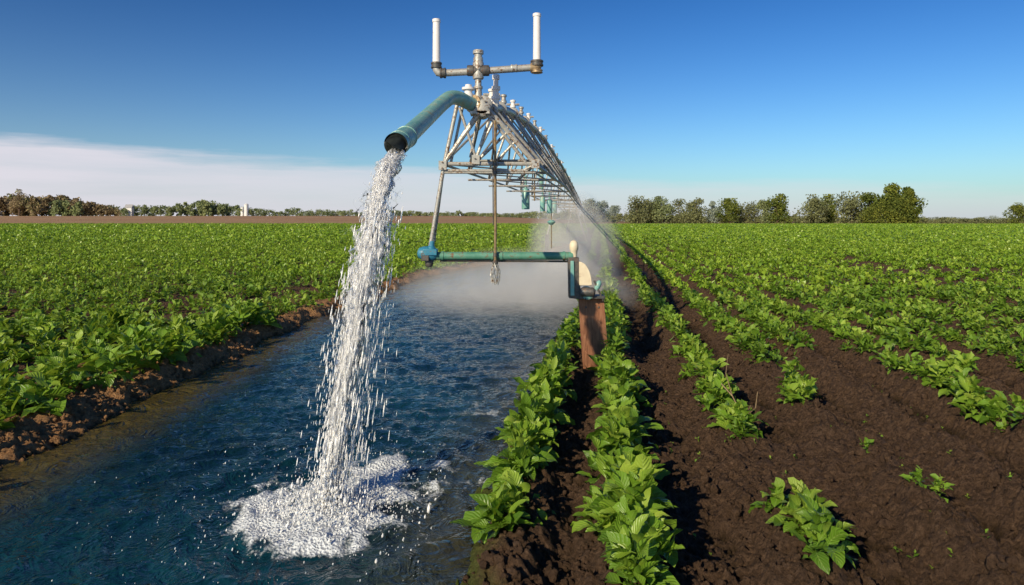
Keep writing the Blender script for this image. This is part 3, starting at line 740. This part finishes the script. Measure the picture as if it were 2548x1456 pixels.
def mass(name,spec,mat,step,seed,d0=610):
    Vs=[];Qs=[];Rs=[];o=0; r_=np.random.default_rng(seed)
    px0,px1=spec[0][0],spec[-1][0]; px=px0
    while px<px1:
        tp=np.interp(px,[a for a,b in spec],[b for a,b in spec])+r_.normal(0,2.0); d=d0+r_.uniform(-15,30)
        x=(px-CX)/F*d; zg=float(height(np.array([x]),np.array([d]))[0]); H=max(CAMH+(HY-tp)/F*d-zg,1.5); Wd=r_.uniform(1.6,2.4)*step/F*d
        v,q,rn,_=crown(x,d,zg-.5,H+.5,max(Wd,H*.8),420,max(.4,H*.06),int(r_.integers(1e6)))
        Vs.append(v);Qs.append(q+o);Rs.append(np.clip(rn*.5+r_.random()*.5,0,1));o+=len(v); px+=step*r_.uniform(.6,1.2)
    np_mesh(name,np.concatenate(Vs),np.concatenate(Qs),mat,smooth=False,attrs=dict(tone=np.concatenate(Rs)))
mass('distant_tree_line',[(-150,490),(0,488),(60,483),(100,487),(150,482),(200,496),(250,505),(300,518),(320,526)],M_brown,14,1)
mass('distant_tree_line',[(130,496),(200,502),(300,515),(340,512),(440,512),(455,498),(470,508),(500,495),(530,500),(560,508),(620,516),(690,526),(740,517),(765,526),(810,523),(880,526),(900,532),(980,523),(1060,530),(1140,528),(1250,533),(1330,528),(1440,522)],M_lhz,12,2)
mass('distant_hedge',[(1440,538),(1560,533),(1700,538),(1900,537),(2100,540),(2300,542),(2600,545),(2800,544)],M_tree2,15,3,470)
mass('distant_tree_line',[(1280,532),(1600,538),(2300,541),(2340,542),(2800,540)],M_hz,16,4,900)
M_wh=painted('white_wall',(.7,.7,.7),(.8,.8,.79),0,.6,2,rustamt=.9); M_rf=painted('grey_roof',(.3,.3,.32),(.4,.4,.41),.2,.6,2,rustamt=.9)
def farm(name,px,d,w,h,silo=False):
    x=(px-CX)/F*d; zg=float(height(np.array([x]),np.array([float(d)]))[0]); mb=MB()
    if silo:
        mb.lathe((x,d,zg),(0,0,1),[(0,w/2),(h,w/2),(h+.1,w/2+.2),(h+w*.3,w*.15),(h+w*.32,.1)],20,0)
    else:
        mb.box((x,d,zg+h/2),(w,w*.7,h),0)
        b=len(mb.v); W_=w/2+.3; D_=w*.35+.3; z=zg+h+.01
        mb.v+=[Vector(p) for p in [(x-W_,d-D_,z),(x+W_,d-D_,z),(x+W_,d+D_,z),(x-W_,d+D_,z),(x-W_,d,z+h*.45),(x+W_,d,z+h*.45)]]
        for f in [(0,1,5,4),(2,3,4,5),(0,4,3),(1,2,5),(3,2,1,0)]: mb.f.append(tuple(b+i for i in f)); mb.m.append(1); mb.sm.append(False)
        for i in range(3): mb.box((x-w*.3+i*w*.3,d-w*.35-.03,zg+h*.55),(w*.1,.06,h*.25),1)
    mb.obj(name,[M_wh,M_rf],None)
farm('farmhouse',322,600,6,7); farm('grain_silo',613,600,3.6,10,True); farm('grain_silo',603,602,3,7,True)

# ------------------------------------------------------------------ world / sun / camera
EL=math.radians(27); to_sun=Vector((-.50,-.74,0)).normalized()*math.cos(EL)+Vector((0,0,math.sin(EL)))
w=bpy.data.worlds.new("World"); scene.world=w; w.use_nodes=True; t=w.node_tree; t.nodes.clear(); N_=t.nodes.new; Lk=t.links.new
out_=N_('ShaderNodeOutputWorld'); sky=N_('ShaderNodeTexSky'); sky.sky_type='NISHITA'; sky.sun_disc=False; sky.sun_elevation=EL; sky.sun_rotation=math.atan2(to_sun.x,to_sun.y)
sky.air_density=1.0; sky.dust_density=.4; sky.ozone_density=2.5
def vmul(a,c):
    m=N_('ShaderNodeMix'); m.data_type='RGBA'; m.blend_type='MULTIPLY'; m.clamp_result=False; m.inputs[0].default_value=1; Lk(a,m.inputs[6]); m.inputs[7].default_value=(*c,1); return m.outputs[2]
c1=vmul(sky.outputs[0],(.085,.085,.085)); gm=N_('ShaderNodeGamma'); gm.inputs[1].default_value=1.6; Lk(c1,gm.inputs[0])
hs=N_('ShaderNodeHueSaturation'); hs.inputs['Saturation'].default_value=1.12; Lk(gm.outputs[0],hs.inputs['Color'])
c2_=vmul(hs.outputs[0],(9,15,18))
bg=N_('ShaderNodeBackground'); bg.inputs[1].default_value=.10; Lk(c2_,bg.inputs[0])
tc=N_('ShaderNodeTexCoord'); sp=N_('ShaderNodeSeparateXYZ'); Lk(tc.outputs['Generated'],sp.inputs[0])
def mth(op,a,b=0,cl=False):
    m=N_('ShaderNodeMath'); m.operation=op; m.use_clamp=cl
    for i,v in enumerate((a,b)):
        if hasattr(v,'is_linked'): Lk(v,m.inputs[i])
        else: m.inputs[i].default_value=v
    return m.outputs[0]
mp=N_('ShaderNodeMapping'); mp.inputs['Scale'].default_value=(2.2,2.2,26); Lk(tc.outputs['Generated'],mp.inputs[0])
nz=N_('ShaderNodeTexNoise'); nz.inputs['Scale'].default_value=1.6; nz.inputs['Detail'].default_value=7; nz.inputs['Roughness'].default_value=.6; Lk(mp.outputs[0],nz.inputs['Vector'])
topz=mth('SUBTRACT',.074,mth('MULTIPLY',sp.outputs[0],.05))
q=mth('ADD',mth('SUBTRACT',topz,sp.outputs[2]),mth('MULTIPLY',mth('SUBTRACT',nz.outputs[0],.5),.055))
mask=mth('MULTIPLY',q,50,True)
op=mth('SUBTRACT',.60,mth('MULTIPLY',sp.outputs[0],.55),True)
body=mth('ADD',.5,mth('MULTIPLY',nz.outputs[0],.8),True)
mask=mth('MULTIPLY',mth('MULTIPLY',mask,op),body)
cb=N_('ShaderNodeBackground'); cb.inputs[0].default_value=(.76,.73,.80,1); cb.inputs[1].default_value=1.0
hz_=mth('MULTIPLY',mth('POWER',2.718,mth('MULTIPLY',mth('MAXIMUM',sp.outputs[2],0),-11)),.80)
hb=N_('ShaderNodeBackground'); hb.inputs[0].default_value=(.54,.57,.66,1); hb.inputs[1].default_value=1.0
m0=N_('ShaderNodeMixShader'); Lk(hz_,m0.inputs[0]); Lk(bg.outputs[0],m0.inputs[1]); Lk(hb.outputs[0],m0.inputs[2])
mx=N_('ShaderNodeMixShader'); Lk(mask,mx.inputs[0]); Lk(m0.outputs[0],mx.inputs[1]); Lk(cb.outputs[0],mx.inputs[2]); Lk(mx.outputs[0],out_.inputs[0])
sl=bpy.data.lights.new('sun','SUN'); sl.energy=5.0; sl.angle=math.radians(.5); sl.color=(1,.84,.58)
so=link(bpy.data.objects.new('sun',sl)); so.rotation_euler=to_sun.to_track_quat('Z','Y').to_euler(); so.location=(10,-10,20)
cam=bpy.data.cameras.new('camera'); cam.sensor_width=36; cam.lens=F/2548*36; cam.shift_y=-(728-HY)/2548; cam.clip_end=6000; cam.clip_start=.05
co=link(bpy.data.objects.new('camera',cam)); co.location=(0,0,CAMH); co.rotation_euler=(math.radians(90),0,0)
scene.camera=co
scene.view_settings.view_transform='Standard'; scene.view_settings.look='None'; scene.view_settings.exposure=0
